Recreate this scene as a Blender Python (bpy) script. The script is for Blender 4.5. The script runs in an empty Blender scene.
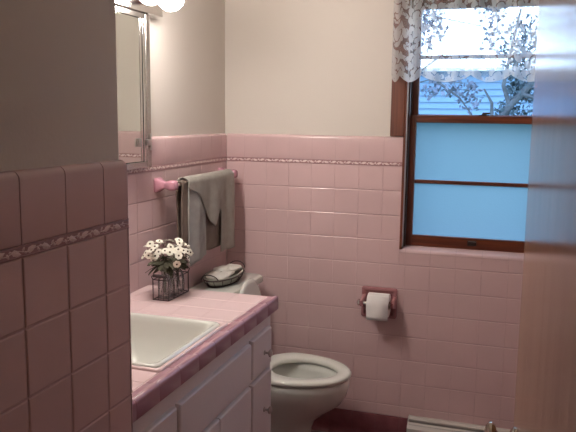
import bpy, bmesh, math, random
from mathutils import Vector, Matrix
random.seed(7)
SC = bpy.context.scene
COL = SC.collection
PI = math.pi
T = 0.1085                      # tile pitch
V = Vector

# ------------------------------------------------------------------ materials
def new_mat(name):
    m = bpy.data.materials.new(name); m.use_nodes = True
    nt = m.node_tree
    return m, nt, nt.nodes['Principled BSDF'], nt.nodes['Material Output']

def mat(name, col, rough=.5, metal=0, coat=0, var=0, scale=8, bump=0, bscale=40, spec=.5, sub=0, stretch=None, trans=0):
    m, nt, b, out = new_mat(name)
    b.inputs['Base Color'].default_value = (*col, 1)
    b.inputs['Roughness'].default_value = rough
    b.inputs['Metallic'].default_value = metal
    b.inputs['Coat Weight'].default_value = coat
    b.inputs['Coat Roughness'].default_value = .08
    b.inputs['Specular IOR Level'].default_value = spec
    tc = nt.nodes.new('ShaderNodeTexCoord'); mp = nt.nodes.new('ShaderNodeMapping')
    nt.links.new(tc.outputs['Object'], mp.inputs['Vector'])
    if stretch: mp.inputs['Scale'].default_value = stretch
    if var:
        n = nt.nodes.new('ShaderNodeTexNoise'); n.inputs['Scale'].default_value = scale; n.inputs['Detail'].default_value = 4
        nt.links.new(mp.outputs['Vector'], n.inputs['Vector'])
        r = nt.nodes.new('ShaderNodeValToRGB')
        r.color_ramp.elements[0].position = .3; r.color_ramp.elements[1].position = .7
        r.color_ramp.elements[0].color = (*[max(0, c*(1-var)) for c in col], 1)
        r.color_ramp.elements[1].color = (*[min(1, c*(1+var)) for c in col], 1)
        nt.links.new(n.outputs['Fac'], r.inputs['Fac']); nt.links.new(r.outputs['Color'], b.inputs['Base Color'])
    if bump:
        n2 = nt.nodes.new('ShaderNodeTexNoise'); n2.inputs['Scale'].default_value = bscale; n2.inputs['Detail'].default_value = 3
        nt.links.new(mp.outputs['Vector'], n2.inputs['Vector'])
        bp = nt.nodes.new('ShaderNodeBump'); bp.inputs['Strength'].default_value = bump; bp.inputs['Distance'].default_value = .01
        nt.links.new(n2.outputs['Fac'], bp.inputs['Height']); nt.links.new(bp.outputs['Normal'], b.inputs['Normal'])
    return m

M = {}
M['tile'] = mat('pink glazed tile', (.62, .44, .44), .22, var=.05, scale=3, bump=.05, bscale=14)
M['tile_light'] = mat('pale pink glazed tile', (.70, .53, .53), .22, var=.04, scale=5, bump=.06, bscale=16)
M['grout'] = mat('pink grout', (.48, .33, .33), .7)
M['grout_dark'] = mat('maroon grout', (.12, .04, .045), .8)
M['grout_light'] = mat('pale grout', (.66, .50, .49), .5)
M['border_base'] = mat('mauve border glaze', (.36, .19, .20), .3)
M['border_leaf'] = mat('border leaf relief glaze', (.80, .64, .62), .25)
M['maroon'] = mat('maroon glazed tile', (.18, .058, .068), .2, var=.15, scale=20, bump=.1, bscale=25)
M['maroon_floor'] = mat('maroon mottled floor', (.17, .06, .06), .3, var=.5, scale=25)
M['mauve'] = mat('mauve counter edge glaze', (.33, .17, .21), .3, var=.08, scale=15)
M['mauve_pink'] = mat('rose pink ceramic', (.50, .24, .30), .18)
M['plum_pink'] = mat('dusty rose ceramic', (.36, .16, .17), .2)
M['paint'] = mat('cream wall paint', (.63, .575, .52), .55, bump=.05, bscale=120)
M['paint_low_bounce'] = mat('low bounce hall paint', (.26, .22, .18), .7)  # unseen walls, darkened to cut light bounced onto the wing wall
M['paint_ceiling'] = mat('ceiling paint', (.72, .68, .62), .8)
M['white_paint'] = mat('white enamel paint', (.68, .61, .60), .45, bump=.03, bscale=50)
M['porcelain'] = mat('white porcelain', (.64, .65, .60), .08, coat=.3)
M['seat'] = mat('glossy toilet seat plastic', (.70, .70, .645), .06)
M['chrome'] = mat('chrome', (.78, .76, .74), .12, metal=1)
M['frame_metal'] = mat('satin cabinet frame metal', (.46, .43, .40), .25, metal=1)
M['nickel'] = mat('brushed nickel', (.50, .46, .43), .3, metal=1)
M['brass'] = mat('aged satin brass', (.40, .34, .27), .18, metal=1)
M['mirror'] = mat('mirror silver', (.80, .83, .79), .01, metal=1)
M['black'] = mat('dark recess', (.02, .018, .016), .6)
M['bronze'] = mat('dark bronze', (.045, .035, .03), .4, metal=.6)
M['wire'] = mat('dark rusty wire', (.055, .035, .035), .55, metal=.3)
M['heater'] = mat('cream enamel heater', (.54, .50, .46), .4)
M['paper'] = mat('white toilet paper', (.80, .76, .74), .9, bump=.15, bscale=90)
M['card'] = mat('cardboard core', (.30, .21, .14), .9)
M['towel_brown'] = mat('taupe terry cloth', (.20, .155, .13), .95, var=.12, scale=30, bump=.5, bscale=260, spec=.1)
M['towel_grey'] = mat('sage grey terry cloth', (.36, .335, .30), .95, var=.08, scale=30, bump=.5, bscale=260, spec=.1)
M['towel_light'] = mat('pale grey terry cloth', (.38, .37, .35), .95, var=.08, scale=30, bump=.5, bscale=260, spec=.1)
M['cloth_white'] = mat('off white cloth', (.62, .59, .54), .9, bump=.3, bscale=150)
M['cloth_sage'] = mat('pale sage lining cloth', (.36, .36, .31), .9, bump=.3, bscale=150)
M['petal'] = mat('cream petals', (.80, .77, .66), .7)
M['daisy_eye'] = mat('dark daisy centre', (.06, .035, .02), .8)
M['leafgreen'] = mat('dull olive leaves', (.075, .07, .04), .7, var=.3, scale=40)
M['track_metal'] = mat('window track metal', (.42, .44, .46), .35, metal=.7)
M['siding'] = mat('blue grey lap siding paint', (.115, .19, .275), .7)
M['fascia'] = mat('white roof trim', (.6, .6, .6), .6)
M['roof'] = mat('roof shingles', (.5, .52, .55), .9)
M['bark'] = mat('grey bark', (.045, .05, .055), .9, var=.3, scale=20, bump=.6, bscale=40)
M['leaf_tree'] = mat('dusty tree leaves', (.08, .09, .12), .7, var=.3, scale=6)
M['leaf_fir'] = mat('fir needles', (.03, .05, .06), .8, var=.3, scale=8)
M['grass'] = mat('lawn', (.07, .19, .08), .9, var=.4, scale=12)
M['rod'] = mat('white rod', (.7, .7, .68), .4)

def wood(name, dark, light, rough, coat, sx=(30, 30, 1.2), bump=.08):
    m, nt, b, out = new_mat(name)
    tc = nt.nodes.new('ShaderNodeTexCoord'); mp = nt.nodes.new('ShaderNodeMapping')
    mp.inputs['Scale'].default_value = sx
    nt.links.new(tc.outputs['Object'], mp.inputs['Vector'])
    n = nt.nodes.new('ShaderNodeTexNoise'); n.inputs['Scale'].default_value = 2.2; n.inputs['Detail'].default_value = 6; n.inputs['Distortion'].default_value = .6
    nt.links.new(mp.outputs['Vector'], n.inputs['Vector'])
    r = nt.nodes.new('ShaderNodeValToRGB')
    r.color_ramp.elements[0].position = .32; r.color_ramp.elements[1].position = .68
    r.color_ramp.elements[0].color = (*dark, 1); r.color_ramp.elements[1].color = (*light, 1)
    nt.links.new(n.outputs['Fac'], r.inputs['Fac']); nt.links.new(r.outputs['Color'], b.inputs['Base Color'])
    bp = nt.nodes.new('ShaderNodeBump'); bp.inputs['Strength'].default_value = bump; bp.inputs['Distance'].default_value = .002
    nt.links.new(n.outputs['Fac'], bp.inputs['Height']); nt.links.new(bp.outputs['Normal'], b.inputs['Normal'])
    b.inputs['Roughness'].default_value = rough; b.inputs['Coat Weight'].default_value = coat; b.inputs['Coat Roughness'].default_value = .12
    return m
M['wood_red'] = wood('red brown stained wood', (.075, .018, .008), (.17, .045, .02), .35, .3)
M['wood_redh'] = wood('red brown stained rail wood', (.075, .018, .008), (.17, .045, .02), .35, .3, sx=(1.2, 30, 30))
M['wood_dark'] = wood('dark stained stop wood', (.03, .012, .008), (.07, .025, .015), .4, .2)
M['wood_door'] = wood('varnished birch door', (.20, .09, .042), (.38, .20, .105), .17, 0, sx=(14, 14, .5), bump=.15)

def glass_mat(name, tint=(1, 1, 1), rough=.02, brighten=0):      # thin pane: see-through plus Fresnel gloss
    m, nt, b, out = new_mat(name)
    nt.nodes.remove(b)
    t = nt.nodes.new('ShaderNodeBsdfTransparent'); t.inputs['Color'].default_value = (*tint, 1)
    g = nt.nodes.new('ShaderNodeBsdfGlossy'); g.inputs['Roughness'].default_value = rough
    f = nt.nodes.new('ShaderNodeFresnel'); f.inputs['IOR'].default_value = 1.3
    x = nt.nodes.new('ShaderNodeMixShader')
    nt.links.new(f.outputs[0], x.inputs[0]); nt.links.new(t.outputs[0], x.inputs[1]); nt.links.new(g.outputs[0], x.inputs[2])
    if brighten:                                          # white diffuse mixed in to brighten the clear glass
        df = nt.nodes.new('ShaderNodeBsdfDiffuse'); df.inputs['Color'].default_value = (.8, .78, .76, 1)
        y = nt.nodes.new('ShaderNodeMixShader'); y.inputs[0].default_value = brighten
        nt.links.new(x.outputs[0], y.inputs[1]); nt.links.new(df.outputs[0], y.inputs[2]); x = y
    nt.links.new(x.outputs[0], out.inputs['Surface'])
    return m
M['glass'] = glass_mat('clear window glass', (.95, .97, 1))
M['bottle_glass'] = glass_mat('bottle glass', (.96, .96, .96), .06, .16)

def frosted():
    m, nt, b, out = new_mat('frosted privacy glass')
    nt.nodes.remove(b)
    t = nt.nodes.new('ShaderNodeBsdfTranslucent'); t.inputs['Color'].default_value = (.185, .24, .25, 1)
    g = nt.nodes.new('ShaderNodeBsdfRefraction'); g.inputs['Roughness'].default_value = .55; g.inputs['IOR'].default_value = 1.35
    g.inputs['Color'].default_value = (.21, .29, .28, 1)
    x = nt.nodes.new('ShaderNodeMixShader'); x.inputs[0].default_value = .40
    nt.links.new(t.outputs[0], x.inputs[1]); nt.links.new(g.outputs[0], x.inputs[2])
    n = nt.nodes.new('ShaderNodeTexNoise'); n.inputs['Scale'].default_value = 160
    tc = nt.nodes.new('ShaderNodeTexCoord'); nt.links.new(tc.outputs['Object'], n.inputs['Vector'])
    bp = nt.nodes.new('ShaderNodeBump'); bp.inputs['Strength'].default_value = .2; bp.inputs['Distance'].default_value = .003
    nt.links.new(n.outputs['Fac'], bp.inputs['Height'])
    nt.links.new(bp.outputs['Normal'], t.inputs['Normal']); nt.links.new(bp.outputs['Normal'], g.inputs['Normal'])
    nt.links.new(x.outputs[0], out.inputs['Surface'])
    return m
M['frosted'] = frosted()

def emis(name, col, s):
    m, nt, b, out = new_mat(name)
    b.inputs['Base Color'].default_value = (*col, 1)
    b.inputs['Emission Color'].default_value = (*col, 1); b.inputs['Emission Strength'].default_value = s
    return m
M['bulb'] = emis('lit opal bulb', (1, .93, .87), 89.0)

def lace():
    """net with roses and leaves; UV in metres along and down the cloth"""
    m, nt, b, out = new_mat('white floral lace')
    N = nt.nodes.new; L = nt.links.new
    b.inputs['Base Color'].default_value = (.85, .83, .81, 1); b.inputs['Roughness'].default_value = .9
    tr = N('ShaderNodeBsdfTransparent'); x = N('ShaderNodeMixShader')
    uv = N('ShaderNodeUVMap')
    def math_(op, a, bb=None, c=None):
        n = N('ShaderNodeMath'); n.operation = op
        for i, v in enumerate((a, bb, c)):
            if v is None: continue
            if isinstance(v, (int, float)): n.inputs[i].default_value = v
            else: L(v, n.inputs[i])
        return n.outputs[0]
    def flower(scale, R, petals, amp, offs):
        mp = N('ShaderNodeMapping'); mp.inputs['Location'].default_value = (*offs, 0); L(uv.outputs[0], mp.inputs['Vector'])
        vo = N('ShaderNodeTexVoronoi'); vo.inputs['Scale'].default_value = scale; vo.inputs['Randomness'].default_value = .45; vo.voronoi_dimensions = '2D'
        L(mp.outputs[0], vo.inputs['Vector'])
        sc = N('ShaderNodeVectorMath'); sc.operation = 'SCALE'; sc.inputs['Scale'].default_value = 1
        L(mp.outputs[0], sc.inputs[0])
        d = N('ShaderNodeVectorMath'); d.operation = 'SUBTRACT'
        L(sc.outputs[0], d.inputs[0]); L(vo.outputs['Position'], d.inputs[1])
        sp = N('ShaderNodeSeparateXYZ'); L(d.outputs[0], sp.inputs[0])
        ang = math_('ARCTAN2', sp.outputs[1], sp.outputs[0])
        ln = N('ShaderNodeVectorMath'); ln.operation = 'LENGTH'; L(d.outputs[0], ln.inputs[0])
        r = ln.outputs['Value']
        rad = math_('MULTIPLY_ADD', math_('ABSOLUTE', math_('COSINE', math_('MULTIPLY', ang, petals/2))), amp*R, R*(1-amp))
        inside = math_('LESS_THAN', r, rad)
        # veins: rings and radial gaps inside the blossom
        ring = math_('GREATER_THAN', math_('ABSOLUTE', math_('SUBTRACT', r, R*.42)), R*.05)
        rad2 = math_('GREATER_THAN', math_('ABSOLUTE', math_('COSINE', math_('MULTIPLY', ang, petals/2))), .16)
        core = math_('LESS_THAN', r, R*.36)
        return math_('MULTIPLY', math_('MULTIPLY', inside, ring), math_('MAXIMUM', rad2, core))
    f1 = flower(11, .046, 5, .35, (0, .01))
    f2 = flower(17, .019, 2, .75, (.31, .17))
    f3 = flower(21, .014, 2, .8, (.7, .43))
    f = math_('MAXIMUM', f1, math_('MAXIMUM', f2, f3))
    # scalloped hem band (uv.y is stored so that 0 = hem)
    sp = N('ShaderNodeSeparateXYZ'); L(uv.outputs[0], sp.inputs[0])
    hem = math_('LESS_THAN', sp.outputs[1], .007)
    f = math_('MAXIMUM', f, hem)
    a = math_('MULTIPLY_ADD', f, .50, .22)
    L(a, x.inputs[0]); L(tr.outputs[0], x.inputs[1]); L(b.outputs[0], x.inputs[2])
    # thin threads pass light
    tl = N('ShaderNodeBsdfTranslucent'); tl.inputs['Color'].default_value = (.45, .45, .45, 1)
    mx = N('ShaderNodeMixShader'); mx.inputs[0].default_value = .5
    L(b.outputs[0], mx.inputs[1]); L(tl.outputs[0], mx.inputs[2]); L(mx.outputs[0], x.inputs[2])
    L(x.outputs[0], out.inputs['Surface'])
    return m
M['lace'] = lace()

# ------------------------------------------------------------------ helpers
def link(o, parent=None):
    COL.objects.link(o)
    if parent: o.parent = parent
    return o

def obj(name, bm, mats, parent=None, smooth=False, loc=None):
    bmesh.ops.recalc_face_normals(bm, faces=bm.faces[:]) if not getattr(bm, '_keep', False) else None
    me = bpy.data.meshes.new(name); bm.to_mesh(me); bm.free()
    if not isinstance(mats, (list, tuple)): mats = [mats]
    for m in mats: me.materials.append(M[m] if isinstance(m, str) else m)
    if smooth:
        for p in me.polygons: p.use_smooth = True
        if smooth != 'all':
            me.set_sharp_from_angle(angle=math.radians(38))
    o = bpy.data.objects.new(name, me)
    if loc: o.location = loc
    return link(o, parent)

def thing(name, label, cat, loc=(0, 0, 0), group=None):
    o = bpy.data.objects.new(name, None); o.empty_display_size = .05
    o.location = loc; COL.objects.link(o)
    return tag(o, label, cat, group)

def tag(o, label, cat, group=None):
    o['label'] = label; o['category'] = cat
    if group: o['group'] = group
    return o

def struct(o): o['kind'] = 'structure'; return o

def box(bm, x0, x1, y0, y1, z0, z1, mi=0, bev=0, seg=2):
    vs = [bm.verts.new((x, y, z)) for x in (x0, x1) for y in (y0, y1) for z in (z0, z1)]
    idx = [(0, 1, 3, 2), (4, 6, 7, 5), (0, 4, 5, 1), (2, 3, 7, 6), (0, 2, 6, 4), (1, 5, 7, 3)]
    fs = [bm.faces.new([vs[i] for i in f]) for f in idx]
    for f in fs: f.material_index = mi
    if bev:
        es = list({e for f in fs for e in f.edges})
        r = bmesh.ops.bevel(bm, geom=es, offset=bev, segments=seg, affect='EDGES', profile=.5)
        for f in r['faces']: f.material_index = mi
    return vs

def loft(bm, rings, close=True, cap0=True, cap1=True, mi=0):
    vr = [[bm.verts.new(p) for p in r] for r in rings]
    n = len(vr[0])
    for a, b in zip(vr, vr[1:]):
        for i in range(n if close else n-1):
            f = bm.faces.new((a[i], a[(i+1) % n], b[(i+1) % n], b[i])); f.material_index = mi
    if cap0 and close: bm.faces.new(vr[0][::-1]).material_index = mi
    if cap1 and close: bm.faces.new(vr[-1]).material_index = mi
    return vr

def tube(bm, pts, r, n=8, mi=0, cap=True):
    pts = [V(p) for p in pts]; rings = []
    rs = r if isinstance(r, (list, tuple)) else [r]*len(pts)
    prev = None
    for i, p in enumerate(pts):
        d = (pts[min(i+1, len(pts)-1)] - pts[max(i-1, 0)]).normalized()
        if prev is None:
            a = d.cross(V((0, 0, 1)))
            if a.length < .05: a = d.cross(V((1, 0, 0)))
        else:
            a = prev - d*prev.dot(d)
        a.normalize(); prev = a; b = d.cross(a)
        rings.append([p + (a*math.cos(2*PI*k/n) + b*math.sin(2*PI*k/n))*rs[i] for k in range(n)])
    loft(bm, rings, cap0=cap, cap1=cap, mi=mi)

def lathe(bm, prof, origin=(0, 0, 0), axis='Z', n=24, mi=0, cap0=True, cap1=True):
    """prof = [(r, h)], revolved round the axis through origin"""
    o = V(origin); rings = []
    for r, h in prof:
        ring = []
        for k in range(n):
            a = 2*PI*k/n; c, s = r*math.cos(a), r*math.sin(a)
            ring.append(o + (V((c, s, h)) if axis == 'Z' else V((h, c, s)) if axis == 'X' else V((s, h, c))))
        rings.append(ring)
    loft(bm, rings, cap0=cap0, cap1=cap1, mi=mi)

def sphere(bm, c, r, n=16, sc=(1, 1, 1), mi=0):
    m = Matrix.Translation(V(c)) @ Matrix.Diagonal((*sc, 1))
    g = bmesh.ops.create_uvsphere(bm, u_segments=n, v_segments=max(6, n//2), radius=r, matrix=m)
    for v in g['verts']:
        for f in v.link_faces: f.material_index = mi

# ------------------------------------------------------------------ tiling
def tiles(bm, O, U, W, N, us, vs, rects=None, gap=.0016, bev=.003, dep=.003, tilt=.0025, su=.35):
    """bevelled tiles on the plane O + u U + v W, N outwards; slot 0 = glaze, 1 = grout"""
    O, U, W, N = V(O), V(U), V(W), V(N)
    P = lambda u, v, h: O + U*u + W*v + N*h
    rects = rects or [(us[0], us[-1], vs[0], vs[-1])]
    for (a0, a1, b0, b1) in rects:
        g = [bm.verts.new(P(u, v, -dep*.55)) for u, v in ((a0, b0), (a1, b0), (a1, b1), (a0, b1))]
        bm.faces.new(g).material_index = 1
        for i in range(len(us)-1):
            u0, u1 = max(us[i], a0), min(us[i+1], a1)
            if u1-u0 < .008: continue
            for j in range(len(vs)-1):
                v0, v1 = max(vs[j], b0), min(vs[j+1], b1)
                if v1-v0 < .008: continue
                rx, ry = random.uniform(-tilt, tilt), random.uniform(-tilt, tilt)
                cu, cv = (u0+u1)/2, (v0+v1)/2
                rings = []
                for k, (ins, h) in enumerate(((gap/2, -dep), (gap/2+bev*.3, -dep*.3), (gap/2+bev, 0))):
                    ring = []
                    iu = ins*su
                    for u, v in ((u0+iu, v0+ins), (u1-iu, v0+ins), (u1-iu, v1-ins), (u0+iu, v1-ins)):
                        ring.append(bm.verts.new(P(u, v, h + (rx*(u-cu)+ry*(v-cv)))))
                    rings.append(ring)
                for A, B in zip(rings, rings[1:]):
                    for k in range(4): bm.faces.new((A[k], A[(k+1) % 4], B[(k+1) % 4], B[k]))
                bm.faces.new(rings[-1])

def moulding(bm, O, U, W, N, us, prof, a0, a1, gap=.0018, mi=0, sd=.0006):
    """profile [(v, n)] run along u in pieces cut at us, clipped to a0..a1"""
    O, U, W, N = V(O), V(U), V(W), V(N)
    for i in range(len(us)-1):
        u0, u1 = max(us[i], a0), min(us[i+1], a1)
        if u1-u0 < .006: continue
        g = gap/2
        rings = []
        mv = sum(p[0] for p in prof)/len(prof)
        for u, s in ((u0+g, sd), (u0+g+.0004, 0), (u1-g-.0004, 0), (u1-g, sd)):
            rings.append([O + U*u + W*v + N*(n-s) for v, n in prof])
        loft(bm, rings, close=False, mi=mi)
    g = [O+U*a0+W*prof[0][0]+N*(prof[0][1]-.003), O+U*a1+W*prof[0][0]+N*(prof[0][1]-.003)]
    # grout backing following the profile
    r = [[O+U*a+W*v+N*(n-(.0022 if sd > .001 else .0009)) for v, n in prof] for a in (a0, a1)]
    loft(bm, r, close=False, mi=1)

def border(bm, O, U, W, N, a0, a1, h=.018):
    """listello: moulded strip with a vine of leaves in relief; slot 0 = mauve, 1 = leaf"""
    O, U, W, N = V(O), V(U), V(W), V(N)
    prof = [(0, -.003), (.0005, .0015), (.002, .0022), (.0032, .0006), (h-.0032, .0006), (h-.002, .0022), (h-.0005, .0015), (h, -.003)]
    loft(bm, [[O+U*a+W*v+N*n for v, n in prof] for a in (a0, a1)], close=False, mi=0)
    def leaf(cu, cv, ang, L, Wd, hh=.0024):
        d = V((math.cos(ang), math.sin(ang))); e = V((-d.y, d.x))
        out = [(-.5, 0), (-.25, .5), (.1, .45), (.5, 0), (.1, -.45), (-.25, -.5)]
        ring = []
        for a, b in out:
            q = d*(a*L)+e*(b*Wd)
            if a0 <= cu+q.x <= a1: ring.append(bm.verts.new(O+U*(cu+q.x)+W*(cv+q.y)+N*.0008))
        if len(ring) < 3: return
        c = bm.verts.new(O+U*min(max(cu, a0), a1)+W*cv+N*hh)
        for i in range(len(ring)):
            f = bm.faces.new((ring[i], ring[(i+1) % len(ring)], c)); f.material_index = 1
    u = a0+.008; k = 0
    while u < a1-.008:
        s = 1 if k % 2 else -1
        leaf(u, h/2+s*.0012, s*.30, .023, .0098)
        leaf(u+.016, h/2-s*.0028, -s*.9, .011, .0055)
        leaf(u+.021, h/2+s*.0026, s*.2, .007, .0045)
        u += .034; k += 1
    # thin winding stem
    pts = [O+U*x+W*(h/2+.0022*math.sin((x-a0)/.048*2*PI))+N*.0012 for x in [a0+(a1-a0)*i/max(2, int((a1-a0)/.006)) for i in range(max(2, int((a1-a0)/.006))+1)]]
    tube(bm, pts, .0007, 4, mi=1)

Z0 = 1.145                                   # grout line two courses below the cap
ZB = Z0+T; ZC = ZB+.018; ZT = 1.380          # border bottom, cap bottom, cap top
ZBASE = .115
rows = [ZBASE] + [Z0-k*T for k in range(9, -1, -1)] + [ZB]
def capprof(r=.013):
    p = [(ZC, -.003), (ZC+.0006, -.001), (ZC+.003, 0)]
    for k in range(7):
        a = PI/2*k/6; p.append((ZT-r+r*math.sin(a), -r+r*math.cos(a)))
    p.append((ZT, -.02))
    return p
X, Y, Z = V((1, 0, 0)), V((0, 1, 0)), V((0, 0, 1))

def wainscot(wall, O, U, N, us, rects, bands, su=.35):
    """field tiles, border and cap as children of the wall"""
    bm = bmesh.new(); tiles(bm, O, U, Z, N, us, rows, rects, su=su)
    obj('wall_tiles', bm, ['tile', 'grout'], wall)
    for a0, a1 in bands:
        bm = bmesh.new(); border(bm, V(O)+Z*ZB, U, Z, N, a0, a1); obj('border_strip', bm, ['border_base', 'border_leaf'], wall)
        bm = bmesh.new(); moulding(bm, O, U, Z, N, us, capprof(), a0, a1, sd=.0022 if su > 1 else .0006, gap=.0018 if su > 1 else .0010); obj('cap_tiles', bm, ['tile', 'grout'], wall, smooth=True)

RX = 1.80; CEIL = 2.42; FY = -2.56                 # right wall, ceiling height, front wall
WX0, WX1, WZ0, WZ1 = .822, 1.458, .886, 2.02        # window opening

# ---- back wall (window wall)
bm = bmesh.new()
box(bm, -.3, WX0-.001, .015, .17, 0, CEIL); box(bm, WX1+.001, RX+.15, .015, .17, 0, CEIL)
box(bm, WX0-.001, WX1+.001, .015, .17, 0, WZ0-.012); box(bm, WX0-.001, WX1+.001, .015, .17, WZ1, CEIL)
wb = struct(obj('wall_back', bm, 'paint'))
us = [0] + [.0891+T*k for k in range(17)]
wainscot(wb, (0, 0, 0), X, -Y, us, [(0, RX, ZBASE, Z0-3*T), (0, WX0, Z0-3*T, ZB), (WX0, WX1, Z0-3*T, WZ0-.008), (WX1, RX, Z0-3*T, ZB)], [(0, WX0), (WX1, RX)])
# tile sill sloping into the opening
bm = bmesh.new()
sp = [(-.0015, WZ0-.010), (.0, WZ0-.003), (.004, WZ0+.003), (.012, WZ0+.007), (.062, WZ0+.018)]
cuts = [WX0]+[u for u in us if WX0+.01 < u < WX1-.01]+[WX1]
for a, b in zip(cuts, cuts[1:]):
    loft(bm, [[V((x, y, z)) for y, z in sp] for x in (a+.001, b-.001)], close=False)
loft(bm, [[V((x, y+.001, z-.002)) for y, z in sp] for x in (WX0, WX1)], close=False, mi=1)
obj('sill_tiles', bm, ['tile', 'grout'], wb, smooth=True)
# wall tile edge returning at the window
for xx, s in ((WX0, 1), (WX1, -1)):
    bm = bmesh.new(); box(bm, min(xx, xx-s*.004), max(xx, xx-s*.004)+.0002, -.0005, .0145, WZ0-.008, ZT-.002, bev=.001)
    obj('edge_tiles', bm, 'tile', wb)

# maroon cove base
def basecove(wall, O, U, N, us, a0, a1):
    p = [(ZBASE-.001, -.003), (ZBASE-.002, .003), (ZBASE-.005, .005), (.035, .005), (.02, .008), (.008, .017), (.001, .03)]
    bm = bmesh.new(); moulding(bm, O, U, Z, N, us, p, a0, a1)
    return struct(obj(wall, bm, ['maroon', 'grout_dark'], smooth=True))
basecove('baseboard_back', (0, 0, 0), X, -Y, us, 0, RX)

# ---- left wall (mirror wall)
bm = bmesh.new(); box(bm, -.16, -.015, -1.93, .015, 0, CEIL)
wl = struct(obj('wall_left', bm, 'paint'))
usl = [-(.06+T*k) for k in range(18)][::-1]+[0]
wainscot(wl, (0, 0, 0), Y, X, usl, [(-1.915, 0, ZBASE, ZB)], [(-1.915, 0)])
basecove('baseboard_left', (0, 0, 0), Y, X, usl, -.765, 0)

# ---- wing wall beside the vanity
WX = .613; WE = -1.896; pw = .0854
bm = bmesh.new(); box(bm, -.16, WX-.015, FY-.12, WE-.008, 0, CEIL, bev=.004)
ww = struct(obj('wall_wing', bm, 'paint'))
usw = [WE-pw-T*k for k in range(7)][::-1]+[WE-.007]
wainscot(ww, (WX, 0, 0), Y, X, usw, [(FY, WE-.007, ZBASE, ZB)], [(FY, WE-.007)], su=1.1)
# end face of the wing (towards the basin)
use = [0, .0725]+[.0725+T*k for k in range(1, 6)]
wainscot(ww, (0, WE, 0), X, Y, use, [(0, WX-.007, ZBASE, ZB)], [(0, WX-.007)])
# rounded arris
bm = bmesh.new(); r = .0075
zs = rows+[ZC, ZT]
for z0, z1 in zip(zs, zs[1:]):
    mi = 0 if z0 != ZB else 1
    rings = []
    for z in (z0+.0008, z1-.0008):
        rr = r
        rings.append([V((WX-.0075+rr*math.cos(a), WE-.0075+rr*math.sin(a), z)) for a in [PI/2*k/6 for k in range(7)]])
    if z1 == ZT: 
        rings[1] = [p+V((0, 0, -.012)) for p in rings[1]]
        for q in (.3, .6, .85, 1): rings.append([V((WX-.0075+r*math.cos(a)*(1-q**2)**.5*1.0-.004*q, WE-.0075+r*math.sin(a)*(1-q**2)**.5-.004*q, ZT-.012+.011*q)) for a in [PI/2*k/6 for k in range(7)]])
    loft(bm, rings, close=False, mi=mi)
obj('corner_tiles', bm, ['tile', 'border_base'], ww, smooth='all')
basecove('baseboard_wing', (WX, 0, 0), Y, X, usw, FY, WE)

# ---- right wall, front wall with doorway, hall, floor, ceiling
bm = bmesh.new(); box(bm, RX+.015, RX+.15, -4.3, .015, 0, CEIL)
wr = struct(obj('wall_right', bm, 'paint'))
usr = [-T*k for k in range(25)][::-1]
wainscot(wr, (RX, 0, 0), Y, -X, usr, [(FY, 0, ZBASE, ZB)], [(FY, 0)])
basecove('baseboard_right', (RX, 0, 0), Y, -X, usr, FY, 0)
DX0, DX1 = .66, 1.385
bm = bmesh.new()
box(bm, WX-.015, DX0, FY-.12, FY, 0, CEIL); box(bm, DX1, RX+.015, FY-.12, FY, 0, CEIL); box(bm, DX0, DX1, FY-.12, FY, 2.06, CEIL)
struct(obj('wall_front', bm, 'paint_low_bounce'))
bm = bmesh.new()
box(bm, -.16, 0, -4.3, FY-.12, 0, CEIL); box(bm, -.16, RX+.15, -4.42, -4.3, 0, CEIL)
struct(obj('wall_hall', bm, 'paint_low_bounce'))
bm = bmesh.new(); box(bm, -.3, RX+.15, -4.42, .17, -.12, 0)
fl = struct(obj('floor', bm, 'grout'))
bm = bmesh.new(); n = 17
tiles(bm, (0, 0, .0035), X, Y, Z, [i*T for i in range(n+1)], [-j*T for j in range(24)][::-1], [(0, RX, FY, 0)], tilt=.001)
obj('floor_tiles', bm, ['maroon_floor', 'grout'], fl)
bm = bmesh.new(); box(bm, -.3, RX+.15, -4.42, .17, CEIL, CEIL+.1)
struct(obj('ceiling', bm, 'paint_ceiling'))

# ------------------------------------------------------------------ window_1
win = struct(bpy.data.objects.new('window_1', None)); win.location = ((WX0+WX1)/2, .09, WZ0); COL.objects.link(win)
def wobj(name, bm, m, par=None, smooth=False):
    o = obj(name, bm, m, None, smooth); 
    p = par or win
    o.parent = p
    o.location = V((0, 0, 0)) - (win.location if p is win else V((0, 0, 0)))
    return o
bm = bmesh.new()                                              # jambs, head, outer sill
for x0, x1 in ((WX0, WX0+.010), (WX1-.010, WX1)): box(bm, x0, x1, -.002, .168, WZ0+.005, WZ1)
box(bm, WX0+.01, WX1-.01, 0, .168, WZ1-.015, WZ1)
box(bm, WX0+.01, WX1-.01, .07, .2, WZ0-.012, WZ0+.012)
wobj('window_frame', bm, 'wood_red')
bm = bmesh.new()                                              # stops, parting beads
for s, xx in ((1, WX0+.010), (-1, WX1-.010)):
    for y0, y1 in ((.012, .032), (.076, .086)): box(bm, min(xx, xx+s*.012), max(xx, xx+s*.012), y0, y1, WZ0+.015, WZ1-.015, bev=.002)
wobj('window_stop', bm, 'wood_dark')
bm = bmesh.new()                                              # metal weatherstrip tracks
for s, xx in ((1, WX0+.010), (-1, WX1-.010)):
    for y0, y1 in ((.000, .010), (.038, .044), (.058, .072), (.091, .10), (.112, .12)): box(bm, min(xx, xx+s*.005), max(xx, xx+s*.005), y0, y1, WZ0+.015, WZ1-.015)
wobj('sash_track', bm, 'track_metal')
bm = bmesh.new()                                              # casing on plaster above the tile
for x0, x1 in ((.765, WX0+.003), (WX1-.003, WX1+.054)): box(bm, x0, x1, -.006, .0145, ZT+.002, WZ1+.055, bev=.003)
box(bm, WX0+.003, WX1-.003, -.006, .0145, WZ1-.004, WZ1+.055, bev=.003)
wobj('window_casing', bm, 'wood_red')
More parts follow.
